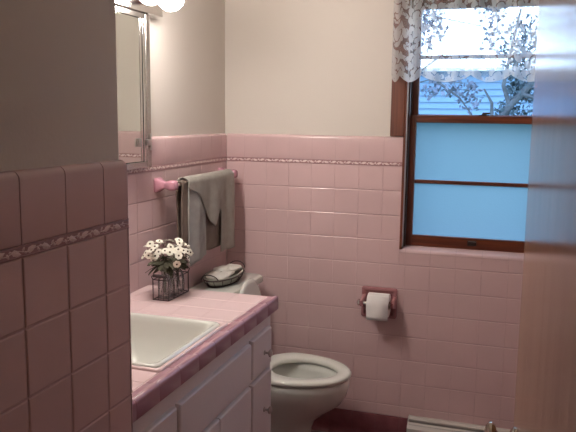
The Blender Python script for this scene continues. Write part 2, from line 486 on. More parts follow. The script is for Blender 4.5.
def sash(name, y0, y1, z0, z1, xl, xr, top, bot, stile, zm, pane, lower):
    root = bpy.data.objects.new(name, None); COL.objects.link(root); root.parent = win; root.location = -win.location
    bm = bmesh.new()
    box(bm, xl, xl+stile, y0, y1, z0, z1, bev=.002); box(bm, xr-stile, xr, y0, y1, z0, z1, bev=.002)
    wobj('stile', bm, 'wood_red', root)
    bm = bmesh.new()
    box(bm, xl+stile-.001, xr-stile+.001, y0+.001, y1-.001, z0, z0+bot, bev=.002); box(bm, xl+stile-.001, xr-stile+.001, y0+.001, y1-.001, z1-top, z1, bev=.002)
    wobj('rail', bm, 'wood_redh', root)
    bm = bmesh.new(); box(bm, xl+stile-.001, xr-stile+.001, y0+.006, y1-.006, zm-.008, zm+.008, bev=.002)
    wobj('muntin', bm, 'wood_redh' if lower else 'wood_redh', root)
    bm = bmesh.new(); ym = (y0+y1)/2
    for za, zb in ((z0+bot-.004, zm-.004), (zm+.004, z1-top+.004)): 
        f = bm.faces.new([bm.verts.new(p) for p in ((xl+stile-.004, ym, za), (xr-stile+.004, ym, za), (xr-stile+.004, ym, zb), (xl+stile-.004, ym, zb))])
    wobj('pane', bm, pane, root)
    return root
lo = sash('lower_sash', .044, .074, .902, 1.474, WX0+.0155, WX1-.0155, .032, .049, .032, 1.187, 'frosted', True)
up = sash('upper_sash', .088, .118, 1.446, WZ1-.012, WX0+.0155, WX1-.0155, .085, .032, .032, 1.722, 'glass', False)
bm = bmesh.new()                                              # sash lock on meeting rail
xm = 1.150
box(bm, xm-.022, xm+.022, .046, .072, 1.474, 1.478, bev=.001); lathe(bm, [(.010, 0), (.011, .004), (.006, .010)], (xm, .060, 1.478), n=12)
box(bm, xm-.004, xm+.026, .052, .058, 1.480, 1.488, bev=.002)
wobj('sash_lock', bm, 'bronze', lo)
bm = bmesh.new()
box(bm, 1.108, 1.146, .038, .0445, .918, .940, bev=.002); box(bm, 1.112, 1.142, .026, .040, .932, .938, bev=.002)
wobj('sash_lift', bm, 'bronze', lo)

# lace valance on its rod
cur = thing('lace_valance', 'white floral lace valance with scalloped hem hanging over upper half of window', 'curtain', (1.14, -.035, 2.07))
bm = bmesh.new(); tube(bm, [(.742, -.035, 2.055), (1.54, -.035, 2.055)], .006, 10)
for xx in (.742, 1.54): sphere(bm, (xx, -.035, 2.055), .010, 12)
rod = tag(obj('curtain_rod', bm, 'rod', smooth=True), 'slim white curtain rod above the window', 'rod')
bm = bmesh.new(); uvl = bm.loops.layers.uv.new('UVMap')
hems = [.768, .804, .893, 1.095, 1.25, 1.40, 1.515]
def hemz(x):
    for a, b in zip(hems, hems[1:]):
        if a <= x <= b:
            t = (x-a)/(b-a); return 1.640 - .030*math.sin(PI*t)**.7
    return 1.64
nx, nz = 190, 22; grid = []
flat = 0; px = hems[0]; lastp = None
for i in range(nx+1):
    x = hems[0]+(hems[-1]-hems[0])*i/nx
    y = -.035+.010*math.sin(x*78)+.005*math.sin(x*33+1)
    if lastp: flat += math.hypot(x-lastp[0], y-lastp[1])
    lastp = (x, y)
    colv = []
    zb = hemz(x); zt = 2.062
    for j in range(nz+1):
        t = j/nz; z = zb+(zt-zb)*t
        yy = -.036+(y+.035)*(1-.35*t) - .004*(1-t)
        colv.append((bm.verts.new((x, yy, z)), (flat, z-zb, z)))
    grid.append(colv)
for i in range(nx):
    for j in range(nz):
        q = [grid[i][j], grid[i+1][j], grid[i+1][j+1], grid[i][j+1]]
        f = bm.faces.new([a[0] for a in q])
        for lp, a in zip(f.loops, q): lp[uvl].uv = (a[1][0], a[1][1])
o = obj('lace_cloth', bm, 'lace', cur, smooth='all'); o.location = -cur.location

# ------------------------------------------------------------------ medicine cabinet and light bar
CY1, CY0, CZ0, CZ1 = -.762, -1.66, 1.272, 1.812; F = .031
cab = thing('medicine_cabinet', 'chrome framed medicine cabinet with sliding mirror doors on left wall', 'cabinet', (0, (CY0+CY1)/2, CZ0))
def cobj(name, bm, m, root, smooth=False):
    o = obj(name, bm, m, root, smooth); o.location = -root.location if root.parent is None else V((0, 0, 0)); return o
bm = bmesh.new()
box(bm, -.012, F-.006, CY0, CY1, CZ0, CZ1)
cobj('body', bm, 'black', cab)
bm = bmesh.new()
box(bm, .0005, F, CY1-.030, CY1, CZ0, CZ1, bev=.004); box(bm, .0005, F, CY0, CY0+.018, CZ0, CZ1, bev=.003)
box(bm, .0005, F-.001, CY0+.018, CY1-.030, CZ0, CZ0+.024, bev=.003); box(bm, .0005, F-.001, CY0+.018, CY1-.030, CZ1-.02, CZ1, bev=.003)
cobj('frame', bm, 'frame_metal', cab)
bm = bmesh.new()
box(bm, F-.008, F-.002, CY1-.038, CY1-.034, CZ0+.024, CZ1-.02, bev=.001)
box(bm, F-.008, F+.001, CY1-.054, CY1-.046, CZ0+.024, CZ1-.02, bev=.001)
cobj('door_track', bm, 'chrome', cab)
mid = (CY0+CY1)/2
for nm, y0, y1, xx in (('mirror_door', mid-.02, CY1-.076, F+.001), ('mirror_door', CY0+.02, mid+.02, F-.005)):
    bm = bmesh.new(); box(bm, xx-.004, xx, y0, y1, CZ0+.026, CZ1-.022, bev=.0008)
    d = cobj(nm, bm, 'mirror', cab)
    if y1 > mid+.1:
        bm = bmesh.new(); box(bm, xx-.002, xx+.0025, y1-.001, y1+.009, CZ0+.026, CZ1-.022, bev=.001)
        cobj('edge_strip', bm, 'chrome', d)
        bm = bmesh.new()
        box(bm, xx+.0003, xx+.006, y1-.034, y1-.006, 1.350, 1.380, bev=.002); box(bm, xx+.005, xx+.011, y1-.028, y1-.020, 1.355, 1.375, bev=.002)
        cobj('finger_pull', bm, 'nickel', d)
bm = bmesh.new()
box(bm, F+.0003, F+.005, CY1-.016, CY1-.006, 1.335, 1.395, bev=.0015)
box(bm, F+.001, F+.008, CY1-.042, CY1-.012, 1.352, 1.374, bev=.002)
cobj('door_catch', bm, 'nickel', cab)

bar = thing('vanity_light_bar', 'chrome strip light bar with globe bulbs mounted above the mirrored cabinet', 'light', (0, -1.12, 1.84))
bm = bmesh.new(); box(bm, -.0148, .040, -1.40, -.680, 1.8125, 1.93, bev=.004)
cobj('back_plate', bm, 'chrome', bar)
for k in range(4):
    y = -.834-.137*k; z = 1.843
    bm = bmesh.new(); lathe(bm, [(.022, .040), (.022, .078), (.018, .088), (.014, .096)], (0, y, z+.012), 'X', 16)
    cobj('socket', bm, 'chrome', bar, smooth=True)
    b = thing('light_bulb', 'lit round opal globe bulb in the light bar over the mirror', 'light bulb', (.150, y, z+.012), 'globe bulbs on the vanity light bar')
    bm = bmesh.new(); prof = []
    for i in range(13):
        a = PI*i/12; prof.append((max(.0008, .046*math.sin(a)), -.046*math.cos(a)))
    prof[1] = (.0125, -.052); prof[0] = (.0115, -.060)
    lathe(bm, prof, (0, 0, 0), 'X', 24)
    obj('globe', bm, 'bulb', b, smooth='all')

# ------------------------------------------------------------------ vanity
VY0, VY1 = -1.893, -.750
van = thing('vanity_cabinet', 'white painted vanity cabinet with raised doors under the pink tiled counter', 'cabinet', (.25, -1.33, 0))
bm = bmesh.new(); box(bm, .006, .4885, VY0, VY0+.018, .095, .785); box(bm, .006, .4885, VY1-.018, VY1, .095, .785)
box(bm, .006, .018, VY0+.018, VY1-.018, .095, .785); box(bm, .018, .47, VY0+.018, VY1-.018, .095, .113); box(bm, .47, .4885, VY0+.018, VY1-.018, .095, .785)
box(bm, .006, .43, VY0, VY1, .0045, .095)
cobj('body', bm, 'white_paint', van)
def front(name, y0, y1, z0, z1):
    bm = bmesh.new()
    x0, x1 = .4887, .504
    rings = []
    for ins, x in ((0, x0), (0, x0+.009), (.0012, x0+.0125), (.004, x1), (.010, x1)):
        rings.append([V((x, y0+ins, z0+ins)), V((x, y1-ins, z0+ins)), V((x, y1-ins, z1-ins)), V((x, y0+ins, z1-ins))])
    loft(bm, rings)
    return cobj(name, bm, 'white_paint', van)
def knob(parent, y, z):
    bm = bmesh.new(); lathe(bm, [(.009, 0), (.009, .002), (.004, .004), (.004, .012), (.008, .015), (.0135, .019), (.0135, .023), (.008, .027), (.001, .0275)], (.5045, y, z), 'X', 18)
    o = obj('knob', bm, 'nickel', parent, smooth=True)
a = front('drawer', -.962, -.778, .597, .730); knob(a, -.852, .657)
a = front('door', -.962, -.778, .12, .577); knob(a, -.852, .452)
front('false_front', -1.485, -.975, .597, .724)
a = front('door', -1.228, -.975, .12, .577)
a = front('door', -1.485, -1.232, .12, .577)
front('drawer', -1.87, -1.502, .597, .724); front('door', -1.87, -1.502, .12, .577)

# tiled countertop (deck, edge trim) with the hole for the basin
SX0, SX1, SY0, SY1 = .085, .462, -1.53, -1.118
ct = thing('tiled_countertop', 'pale pink tiled countertop with mauve front edge, set with a white basin', 'countertop', (.25, -1.33, .785))
CZ = .828; CE = -.748
bm = bmesh.new()
def rect_rings(bm, x0, x1, y0, y1, hx0, hx1, hy0, hy1, z0, z1):
    box(bm, x0, x1, y0, hy0, z0, z1); box(bm, x0, x1, hy1, y1, z0, z1); box(bm, x0, hx0, hy0, hy1, z0, z1); box(bm, hx1, x1, hy0, hy1, z0, z1)
rect_rings(bm, .004, .508, -1.893, CE-.004, SX0+.015, SX1-.015, SY0+.015, SY1-.015, .7855, CZ-.004)
cobj('deck_base', bm, 'grout_light', ct)
bm = bmesh.new()
cu = [.002, .048]+[.048+T*k for k in range(1, 5)]; cv = [-1.893]+[CE-T*k for k in range(10, -1, -1)]
m_ = .016
tiles(bm, (0, 0, CZ), X, Y, Z, [.002, .042, .042+T, .042+2*T, .042+3*T, .042+4*T], cv,
      [(.002, .480, -1.893, SY0-m_), (.002, .480, SY1+m_, CE), (.002, SX0-m_, SY0-m_, SY1+m_)], dep=.0022, bev=.0014, gap=.001, tilt=.003)
o = cobj('deck_tiles', bm, ['tile_light', 'grout_light'], ct)
bm = bmesh.new()                                              # quarter-round ring of tile round the basin
def rrect(x0, x1, y0, y1, r, z, n=5):
    pts = []
    for cx, cy, a0 in ((x1-r, y1-r, 0), (x0+r, y1-r, PI/2), (x0+r, y0+r, PI), (x1-r, y0+r, 3*PI/2)):
        for k in range(n+1):
            a = a0+PI/2*k/n; pts.append(V((cx+r*math.cos(a), cy+r*math.sin(a), z)))
    return pts
rings = []
for ins, z in ((-m_, CZ-.003), (-m_+.001, CZ+.003), (-m_+.005, CZ+.006), (-m_+.010, CZ+.006), (-m_+.014, CZ+.003), (-m_+.0165, CZ-.004)):
    rings.append(rrect(SX0+ins, SX1-ins, SY0+ins, SY1-ins, .012, z))
loft(bm, rings, cap0=False, cap1=False)
o = cobj('basin_trim', bm, 'tile_light', ct, smooth='all')
bm = bmesh.new()                                              # V-cap front edge, one piece per tile
prof = [(.478, CZ-.004), (.479, CZ-.001), (.481, CZ), (.492, CZ+.0003), (.499, CZ+.002), (.504, CZ+.0045), (.509, CZ+.0052), (.5135, CZ+.003), (.5165, CZ-.001), (.5175, CZ-.006), (.5175, .790), (.516, .785), (.512, .784)]
ys = [-1.893]+[CE-T*1.0*k for k in range(10, -1, -1)]
for a, b in zip(ys, ys[1:]):
    loft(bm, [[V((x-s, y, z-s)) for x, z in prof] for y, s in ((a+.0004, .0005), (a+.001, 0), (b-.001, 0), (b-.0004, .0005))], close=False)
cap = [V((x, CE, z)) for x, z in prof]+[V((.478, CE, .784))]
bm.faces.new([bm.verts.new(p) for p in cap])
loft(bm, [[V((x-.0035, y, z-.0012)) for x, z in prof] for y in (-1.893, CE-.003)], close=False, mi=1)
cobj('edge_trim', bm, ['mauve', 'grout'], ct, smooth=True)
bm = bmesh.new()                                              # pale end trim
prof = [(CE-.010, CZ+.0005), (CE-.004, CZ+.0005), (CE-.001, CZ-.002), (CE, CZ-.006), (CE, .785)]
loft(bm, [[V((x, y, z)) for y, z in prof] for x in (.003, .478)], close=False)
cobj('end_trim', bm, 'tile_light', ct, smooth=True)

sink = thing('wash_basin', 'white rectangular porcelain basin set in the pink tiled counter', 'sink', ((SX0+SX1)/2, (SY0+SY1)/2, CZ))
bm = bmesh.new()
x0, x1, y0, y1 = SX0-.0005, SX1+.0005, SY0-.0005, SY1+.0005
R = []
for ins, z, r in ((0, CZ-.006, .02), (.001, CZ+.004, .02), (.005, CZ+.008, .022), (.010, CZ+.0085, .025), (.015, CZ+.0065, .03), (.019, CZ+.001, .035),
                  (.024, CZ-.012, .04), (.034, CZ-.05, .045), (.060, CZ-.095, .055), (.085, CZ-.122, .06), (.12, CZ-.131, .05), (.165, CZ-.134, .02)):
    R.append(rrect(x0+ins, x1-ins, y0+ins, y1-ins, r, z, 7))
loft(bm, R, cap0=False, cap1=True)
o = cobj('bowl', bm, 'porcelain', sink, smooth='all')
md = o.modifiers.new('s', 'SOLIDIFY'); md.thickness = .006; md.offset = -1
bm = bmesh.new(); lathe(bm, [(.024, 0), (.024, .002), (.018, .003), (.016, .001), (.002, .0015)], ((SX0+SX1)/2, (SY0+SY1)/2, CZ-.1335), n=20)
cobj('drain', bm, 'chrome', sink, smooth=True)

# ------------------------------------------------------------------ toilet
TY = -.325
toi = thing('toilet', 'white toilet with lid raised against its tank, between vanity and back wall', 'toilet', (.38, TY, 0))
def egg(cx, Lf, Lb, W, z, n=40, cy=TY, p=1.0):
    pts = []
    for k in range(n):
        a = 2*PI*k/n; c, s = math.cos(a), math.sin(a)
        pts.append(V((cx+(Lf if c > 0 else Lb)*c, cy+W*math.copysign(abs(s)**p, s), z)))
    return pts
bm = bmesh.new()
S = [(.37, .166, .14, .106, .0045), (.37, .169, .14, .109, .012), (.37, .160, .13, .100, .03), (.37, .152, .125, .094, .10), (.375, .152, .13, .098, .16), (.385, .160, .14, .106, .20),
     (.40, .195, .155, .125, .24), (.42, .230, .17, .150, .28), (.43, .245, .18, .168, .32), (.435, .250, .185, .178, .36), (.435, .250, .185, .180, .385), (.435, .246, .182, .177, .391),
     (.435, .225, .15, .150, .391), (.43, .195, .125, .125, .386), (.43, .185, .115, .118, .36), (.42, .165, .10, .10, .30), (.40, .11, .08, .07, .24), (.39, .06, .05, .04, .21)]
loft(bm, [egg(*s) for s in S])
cobj('bowl', bm, 'porcelain', toi, smooth='all')
bm = bmesh.new()
loft(bm, [egg(.40, .10, .08, .066, .248), egg(.40, .098, .078, .064, .2485)])
cobj('water', bm, 'bottle_glass', toi)
bm = bmesh.new(); box(bm, .03, .275, TY-.11, TY+.11, .30, .390, bev=.02, seg=3)
cobj('tank_shelf', bm, 'porcelain', toi, smooth=True)
bm = bmesh.new()                                              # seat ring
o_ = lambda d, z: egg(.43, .262-d, .150-d, .185-d, z)
i_ = lambda d, z: egg(.475, .155+d, .120+d, .115+d, z)
loft(bm, [i_(.004, .394), i_(.0, .402), i_(.002, .411), i_(.010, .417), o_(.016, .4185), o_(.006, .416), o_(.0, .409), o_(.001, .400), o_(.006, .394), i_(.004, .394)], cap0=False, cap1=False)
cobj('seat', bm, 'seat', toi, smooth='all')
bm = bmesh.new()                                              # raised lid leaning back
n = 40; rings = []
ux = V((-.05, 0, .9987)); uz = V((.9987, 0, .05))
base = V((.262, TY-.035, .425))
def lidring(d, h):
    pts = []
    for k in range(n):
        a = 2*PI*k/n; c, s = math.cos(a), math.sin(a)
        l = .140+((.218-d) if c > 0 else (.135-d))*c; w = (.155-d)*math.copysign(abs(s)**.85, s)
        pts.append(base+ux*l+Y*w+uz*h)
    return pts
loft(bm, [lidring(.008, 0), lidring(.001, .003), lidring(0, .009), lidring(.004, .014), lidring(.016, .017)])
cobj('lid', bm, 'seat', toi, smooth=True)
bm = bmesh.new(); tube(bm, [(.285, TY-.08, .408), (.285, TY+.08, .408)], .010, 12)
cobj('hinge', bm, 'seat', toi, smooth=True)
bm = bmesh.new()
rings = [rrect(.022+i, .198-i, TY-.235+i, TY+.235-i, .03, z) for i, z in ((.02, .392), (.012, .40), (.004, .5), (0, .71))]
loft(bm, rings); cobj('tank', bm, 'porcelain', toi, smooth=True)
bm = bmesh.new()
rings = [rrect(.012+i, .222-i, TY-.252+i, TY+.255-i, .035, z) for i, z in ((.006, .7105), (.0, .716), (0, .735), (.004, .742), (.012, .745))]
loft(bm, rings); cobj('tank_lid', bm, 'porcelain', toi, smooth=True)

# ------------------------------------------------------------------ towel rail and towels
BX, BZ = .072, 1.199
rail = thing('towel_rail', 'metal towel bar on rose pink ceramic posts, fixed to left wall', 'towel rail', (.0, -.38, BZ))
bm = bmesh.new(); tube(bm, [(BX, -.672, BZ), (BX, -.080, BZ)], .0085, 14)
cobj('bar', bm, 'chrome', rail, smooth=True)
for nm, yy, mt in (('post', -.672, 'mauve_pink'), ('post', -.080, 'mauve_pink')):
    bm = bmesh.new()
    S = [(.0265, .001), (.0275, .006), (.025, .011), (.016, .026), (.0135, .036), (.0150, .046), (.0185, .056), (.0195, .066), (.0185, .076), (.015, .082), (.007, .085)]
    rings = []
    for q, x in S:
        r = q*.35 if x < .012 else q*.55
        rings.append([V((x, yy+p.x, BZ+p.y)) for p in rrect(-q, q, -q, q, r, 0, 4)])
    loft(bm, rings)
    p = cobj(nm, bm, mt, rail, smooth=True)
    if yy < -.5: p['label'] = 'rose pink ceramic post near the mirror'

def drape(name, y0, y1, bottom, back_z, off, foldA, foldK, ph, mt, label, thick=.004, ny=60, group=None, nf=26, slant=0):
    bm = bmesh.new(); r = .0095+off
    cols = []
    for i in range(ny+1):
        y = y0+(y1-y0)*i/ny; zb = bottom(y) if callable(bottom) else bottom
        pts = []
        for k in range(9):                                    # back, from its hem up
            t = k/8; z = back_z+(BZ-back_z)*t
            pts.append(V((BX-r*(.65+.35*t), y, z)))
        for k in range(1, 8):
            a = PI-PI*k/8; pts.append(V((BX+r*math.cos(a), y, BZ+r*math.sin(a))))
        for k in range(nf+1):
            t = k/nf; z = BZ+(zb-BZ)*t; dz = BZ-z
            w = min(1, dz/.10)
            fx = foldA*w*(math.sin(foldK*y+ph)+.35*math.sin(foldK*2.3*y+ph*2+3*z))
            pts.append(V((BX+r+fx+.002*w, y+slant*dz+.010*w*math.sin(foldK*.9*y+ph+9*z)*.6, z+.002*math.sin(70*y+ph))))
        cols.append(pts)
    loft(bm, cols, close=False)
    o = obj(name, bm, mt, smooth='all')
    md = o.modifiers.new('t', 'SOLIDIFY'); md.thickness = thick; md.offset = 0
    return tag(o, label, 'towel', group)
drape('bath_towel', -.628, -.160, lambda y: .905, .95, .003, .005, 34, .5, 'towel_brown', 'taupe towel hanging against the wall beneath the two other towels on the bar', .005)
drape('hand_towel', -.586, -.435, lambda y: .872+.018*(y+.598)/.155, 1.02, .0090, .005, 34, .5, 'towel_light', 'pale grey towel strip hanging in front at left of the towel bar', .005, ny=36)
def flap(y):
    P = [(-.63, 1.190), (-.590, 1.180), (-.555, 1.170), (-.51, 1.150), (-.475, 1.115), (-.43, 1.062), (-.385, 1.022), (-.358, 1.002), (-.330, 1.045), (-.300, 1.075), (-.290, .880), (-.14, .875)]
    for (a, za), (b, zb) in zip(P, P[1:]):
        if a <= y <= b: return za+(zb-za)*(y-a)/(b-a)
    return P[-1][1]
drape('draped_towel', -.600, -.150, flap, 1.06, .0155, .005, 34, .5, 'towel_grey', 'sage grey towel with a pointed corner folded over top of the towel bar', .005, ny=110)

# ------------------------------------------------------------------ wire basket, bottles, daisies
BXA, BXB, BYA, BYB = .126, .186, -.940, -.790; BZ0 = CZ+.003
bas = thing('wire_basket', 'small dark wire basket with end grips holding glass bottles of daisies on counter', 'basket', ((BXA+BXB)/2, (BYA+BYB)/2, CZ))
bm = bmesh.new(); w = .0017; zt = CZ+.073
def loop(z, ins=0):
    c = [(BXA+ins, BYA+ins, z), (BXB-ins, BYA+ins, z), (BXB-ins, BYB-ins, z), (BXA+ins, BYB-ins, z)]
    for a, b in zip(c, c[1:]+c[:1]): tube(bm, [a, b], w, 6)
loop(BZ0); loop(zt)
for x in (BXA, BXB):
    for y in (BYA, BYB): tube(bm, [(x, y, BZ0-.001), (x, y, zt+.003)], w*1.05, 6)
for x in (BXA, BXB):
    for k in range(1, 4):
        y = BYA+(BYB-BYA)*k/4
        tube(bm, [(x, y, BZ0), (x, y+.006*(1 if k % 2 else -1), (BZ0+zt)/2), (x, y, zt)], w*.55, 5)
for y in (BYA, BYB):
    for k in range(1, 3):
        x = BXA+(BXB-BXA)*k/3; tube(bm, [(x, y, BZ0), (x, y, zt)], w*.55, 5)
for k in range(1, 6):
    y = BYA+(BYB-BYA)*k/6; tube(bm, [(BXA, y, BZ0), (BXB, y, BZ0)], w*.55, 5)
cobj('wire_frame', bm, 'wire', bas, smooth=True)
for y, s in ((BYA, -1), (BYB, 1)):
    bm = bmesh.new()
    tube(bm, [(BXA, y, zt), (BXA-.001, y+s*.008, zt+.012), (BXA+.004, y+s*.008, zt+.016), (BXB-.004, y+s*.008, zt+.016), (BXB+.001, y+s*.008, zt+.012), (BXB, y, zt)], w, 6)
    tube(bm, [(BXA+.006, y+s*.008, zt+.016), (BXB-.006, y+s*.008, zt+.016)], .0058, 10)
    cobj('grip', bm, 'wire', bas, smooth=True)
bott = []
bm = bmesh.new()
outer = [(.010, .001), (.020, .001), (.0225, .005), (.0225, .060), (.019, .072), (.011, .082), (.0105, .094), (.013, .096), (.013, .100), (.0105, .100)]
lathe(bm, outer, n=20, cap0=True, cap1=False)
me = None
for k in range(3):
    loc = ((BXA+BXB)/2, BYA+.028+.0475*k, BZ0+.0015)
    if k == 0: b = obj('glass_bottle', bm, 'bottle_glass', smooth='all', loc=loc); b0 = b
    else: b = b0.copy(); b.location = loc; COL.objects.link(b)
    tag(b, 'small clear glass bottle standing in the wire basket under the daisies', 'bottle', 'glass bottles in the wire basket'); bott.append(V(loc))

def petals_mesh(r=.0135, n=7):
    bm = bmesh.new()
    for k in range(n):
        a = 2*PI*k/n; d = V((math.cos(a), math.sin(a), 0)); e = V((-d.y, d.x, 0))
        prof = [(.12, .0014, 0), (.4, .0040, .0014), (.7, .0056, .0018), (.92, .0042, .0006), (1.0, .0012, -.0004)]
        L_, C_, R_ = [], [], []
        for t, wd, h in prof:
            L_.append(bm.verts.new(d*(r*t)+e*wd+Z*h)); C_.append(bm.verts.new(d*(r*t)+Z*(h-.0008))); R_.append(bm.verts.new(d*(r*t)-e*wd+Z*h))
        for A, B in ((L_, C_), (C_, R_)):
            for i in range(len(A)-1): bm.faces.new((A[i], B[i], B[i+1], A[i+1]))
    return bm
bm = petals_mesh(); pet = bpy.data.meshes.new('petals'); bm.to_mesh(pet); bm.free(); pet.materials.append(M['petal'])
for p in pet.polygons: p.use_smooth = True
bm = bmesh.new(); sphere(bm, (0, 0, .0016), .0034, 10, (1, 1, .6)); eye = bpy.data.meshes.new('flower_centre'); bm.to_mesh(eye); bm.free(); eye.materials.append(M['daisy_eye'])
bm = bmesh.new()
rr = [(0, .001), (.012, .008), (.026, .011), (.040, .007), (.050, .0008)]
A_, B_, C_ = [], [], []
for t, wd in rr:
    z = -.010*(t/.05)**2
    A_.append(bm.verts.new((t, wd, z+.002))); B_.append(bm.verts.new((t, 0, z))); C_.append(bm.verts.new((t, -wd, z+.002)))
for P_, Q_ in ((A_, B_), (B_, C_)):
    for i in range(len(P_)-1): bm.faces.new((P_[i], P_[i+1], Q_[i+1], Q_[i]))
lfm = bpy.data.meshes.new('leaf'); bm.to_mesh(lfm); bm.free(); lfm.materials.append(M['leafgreen'])
rnd = random.Random(11)
cen = V((.142, -.864, .978)); heads = []
camdir = V((1.294, -3.036, 1.46))-cen; camdir.normalize()
side = V((-camdir.y, camdir.x, 0)).normalized()
tries = 0
while len(heads) < 46 and tries < 6000:
    tries += 1
    d = V((rnd.gauss(0, 1), rnd.gauss(0, 1), rnd.gauss(.25, .8))).normalized()
    if d.z < -.45: continue
    p = cen + V((d.x*.082, d.y*.086, d.z*.054))*(1 if len(heads) < 32 else .72)
    if p.x < .03: continue
    if all((p-h[0]).length > .0185 for h in heads): heads.append((p, d))
for i, (p, d) in enumerate(heads):
    b = bott[i % 3]
    mouth = b+V((rnd.uniform(-.004, .004), rnd.uniform(-.004, .004), .098)); foot = b+V((rnd.uniform(-.01, .01), rnd.uniform(-.01, .01), .02))
    fl_ = thing('daisy', 'cream daisy with a dark centre in the bunch above the wire basket', 'flower', foot, 'daisies bunched in the wire basket')
    nrm = (d*.8+camdir*.25+Z*.35+V((rnd.uniform(-.55, .55), rnd.uniform(-.55, .55), rnd.uniform(-.4, .4)))).normalized()
    q = nrm.to_track_quat('Z', 'Y').to_euler()
    sc = rnd.uniform(.85, 1.12)
    for me_, nm in ((pet, 'petals'), (eye, 'flower_centre')):
        c = bpy.data.objects.new(nm, me_); c.location = p-foot; c.rotation_euler = q; c.scale = (sc, sc, sc); link(c, fl_)
    bm = bmesh.new(); ctrl = p-nrm*.03
    pts = [V((0, 0, 0)), mouth-foot, ((mouth+ctrl)/2-foot), ctrl-foot, p-nrm*.001-foot]
    tube(bm, pts, .0007, 4); obj('stem', bm, 'leafgreen', fl_, smooth='all')
    for kk in range(2):
        c = bpy.data.objects.new('leaf', lfm); t = rnd.uniform(.25, .6); c.location = (mouth*(1-t)+ctrl*t)-foot
        ang = math.atan2(p.y-cen.y, p.x-cen.x)+rnd.uniform(-.9, .9)
        c.rotation_euler = (rnd.uniform(-.4, .4), rnd.uniform(-.1, .5), ang); s = rnd.uniform(.7, 1.05); c.scale = (s, s, s); link(c, fl_)

# ------------------------------------------------------------------ basket of cloths on the tank
TB = V((.108, -.285, .7455))
tr = thing('oval_basket', 'dark oval wire basket with loop handles and pale lining on the toilet tank', 'basket', TB)
def oval(rx, ry, z, n=32, wob=0): return [V((rx*math.cos(2*PI*k/n), ry*math.sin(2*PI*k/n), z+wob*math.sin(2*PI*k/n*3))) for k in range(n)]
bm = bmesh.new()
for rx, ry, z, w_ in ((.056, .124, .004, .0035), (.073, .150, .034, .0032)):
    pts = oval(rx, ry, z); tube(bm, pts+[pts[0], pts[1]], w_, 6)
for k in range(14):
    a = 2*PI*k/14; c, s = math.cos(a), math.sin(a)
    tube(bm, [(.056*c, .120*s, .004), (.066*c, .138*s, .018), (.073*c, .150*s, .034)], .0014, 5)
obj('wire_frame', bm, 'wire', tr, smooth='all')
bm = bmesh.new()
loft(bm, [oval(.050, .113, .0045), oval(.054, .118, .0075), oval(.064, .136, .022), oval(.069, .144, .033), oval(.070, .146, .040, wob=.002), oval(.064, .139, .039, wob=.002), oval(.055, .12, .027), oval(.03, .08, .022)])
obj('lining', bm, 'cloth_sage', tr, smooth='all')
for s in (-1, 1):
    bm = bmesh.new()
    tube(bm, [(.030*math.cos(a)*1.3, s*(.146+.010*math.sin(a)), .036+.026*math.sin(a)) for a in [PI*k/10 for k in range(11)]], .0024, 6)
    obj('handle', bm, 'wire', tr, smooth='all')
bm = bmesh.new()
def pillow(cx, cy, cz, a, b, h, rot, seed):
    r_ = random.Random(seed); rings = []
    for t, hh in ((.80, -.5), (.95, -.3), (1, 0), (.96, .3), (.82, .5), (.5, .56), (.12, .58)):
        ring = []
        for k in range(28):
            an = 2*PI*k/28; c, s = math.cos(an), math.sin(an)
            c2 = math.copysign(abs(c)**.6, c)*a*t; s2 = math.copysign(abs(s)**.6, s)*b*t
            ring.append(V((cx+c2*math.cos(rot)-s2*math.sin(rot), cy+c2*math.sin(rot)+s2*math.cos(rot), cz+h*hh+.002*math.sin(an*3+seed)+.0015*math.sin(an*7))))
        rings.append(ring)
    loft(bm, rings)
pillow(0, -.035, .040, .050, .085, .018, .05, 1)
o = obj('washcloth', bm, 'cloth_white', smooth='all', loc=TB); tag(o, 'off white folded cloth lying at near end of the oval basket', 'cloth')
bm = bmesh.new(); pillow(.002, .040, .052, .048, .070, .013, -.15, 3)
o = obj('washcloth', bm, 'cloth_white', smooth='all', loc=TB); tag(o, 'off white folded cloth lying on top at far end of the oval basket', 'cloth')

# ------------------------------------------------------------------ paper holder + roll
PXc, PZc = .741, .643
ph = thing('toilet_paper_holder', 'dusty rose ceramic paper holder with chrome roller on back tiled wall', 'paper holder', (PXc, 0, PZc))
bm = bmesh.new()
R = []
for q, y in ((0, -.0005), (.0, -.010), (.003, -.014), (.012, -.014), (.016, -.010), (.018, -.003)):
    R.append([V((p.x, y, p.y)) for p in rrect(PXc-.079+q, PXc+.079-q, PZc-.068+q, PZc+.068-q, .008, 0, 4)])
loft(bm, R)
cobj('back_plate', bm, 'plum_pink', ph, smooth=True)
for s in (-1, 1):
    bm = bmesh.new(); xx = PXc+s*.068
    S = [(.011, .030, -.010), (.009, .024, -.030), (.008, .017, -.045), (.0085, .016, -.062), (.006, .012, -.072)]
    loft(bm, [[V((xx+p.x, y, PZc+.005+p.y)) for p in rrect(-a, a, -b, b, min(a, b)*.5, 0, 4)] for a, b, y in S])
    cobj('arm', bm, 'plum_pink', ph, smooth=True)
bm = bmesh.new(); tube(bm, [(PXc-.0595, -.058, PZc+.006), (PXc+.0595, -.058, PZc+.006)], .0075, 12)
lathe(bm, [(.005, -.004), (.013, 0), (.016, .005), (.012, .011), (.005, .012)], (PXc-.0785-.008, -.058, PZc+.006), 'X', 16)
cobj('roller', bm, 'chrome', ph, smooth=True)
bm = bmesh.new(); rc = V((PXc+.008, -.058, PZc+.003))
lathe(bm, [(.0195, -.0465), (.0505, -.0465), (.052, -.045), (.052, .045), (.0505, .0465), (.0195, .0465)], (rc.x, rc.y, rc.z), 'X', 40, cap0=False, cap1=False)
ro = thing('toilet_paper_roll', 'white toilet paper roll on the holder with loose end hanging', 'toilet paper', rc)
o = obj('roll', bm, 'paper', ro, smooth=True); o.location = -ro.location
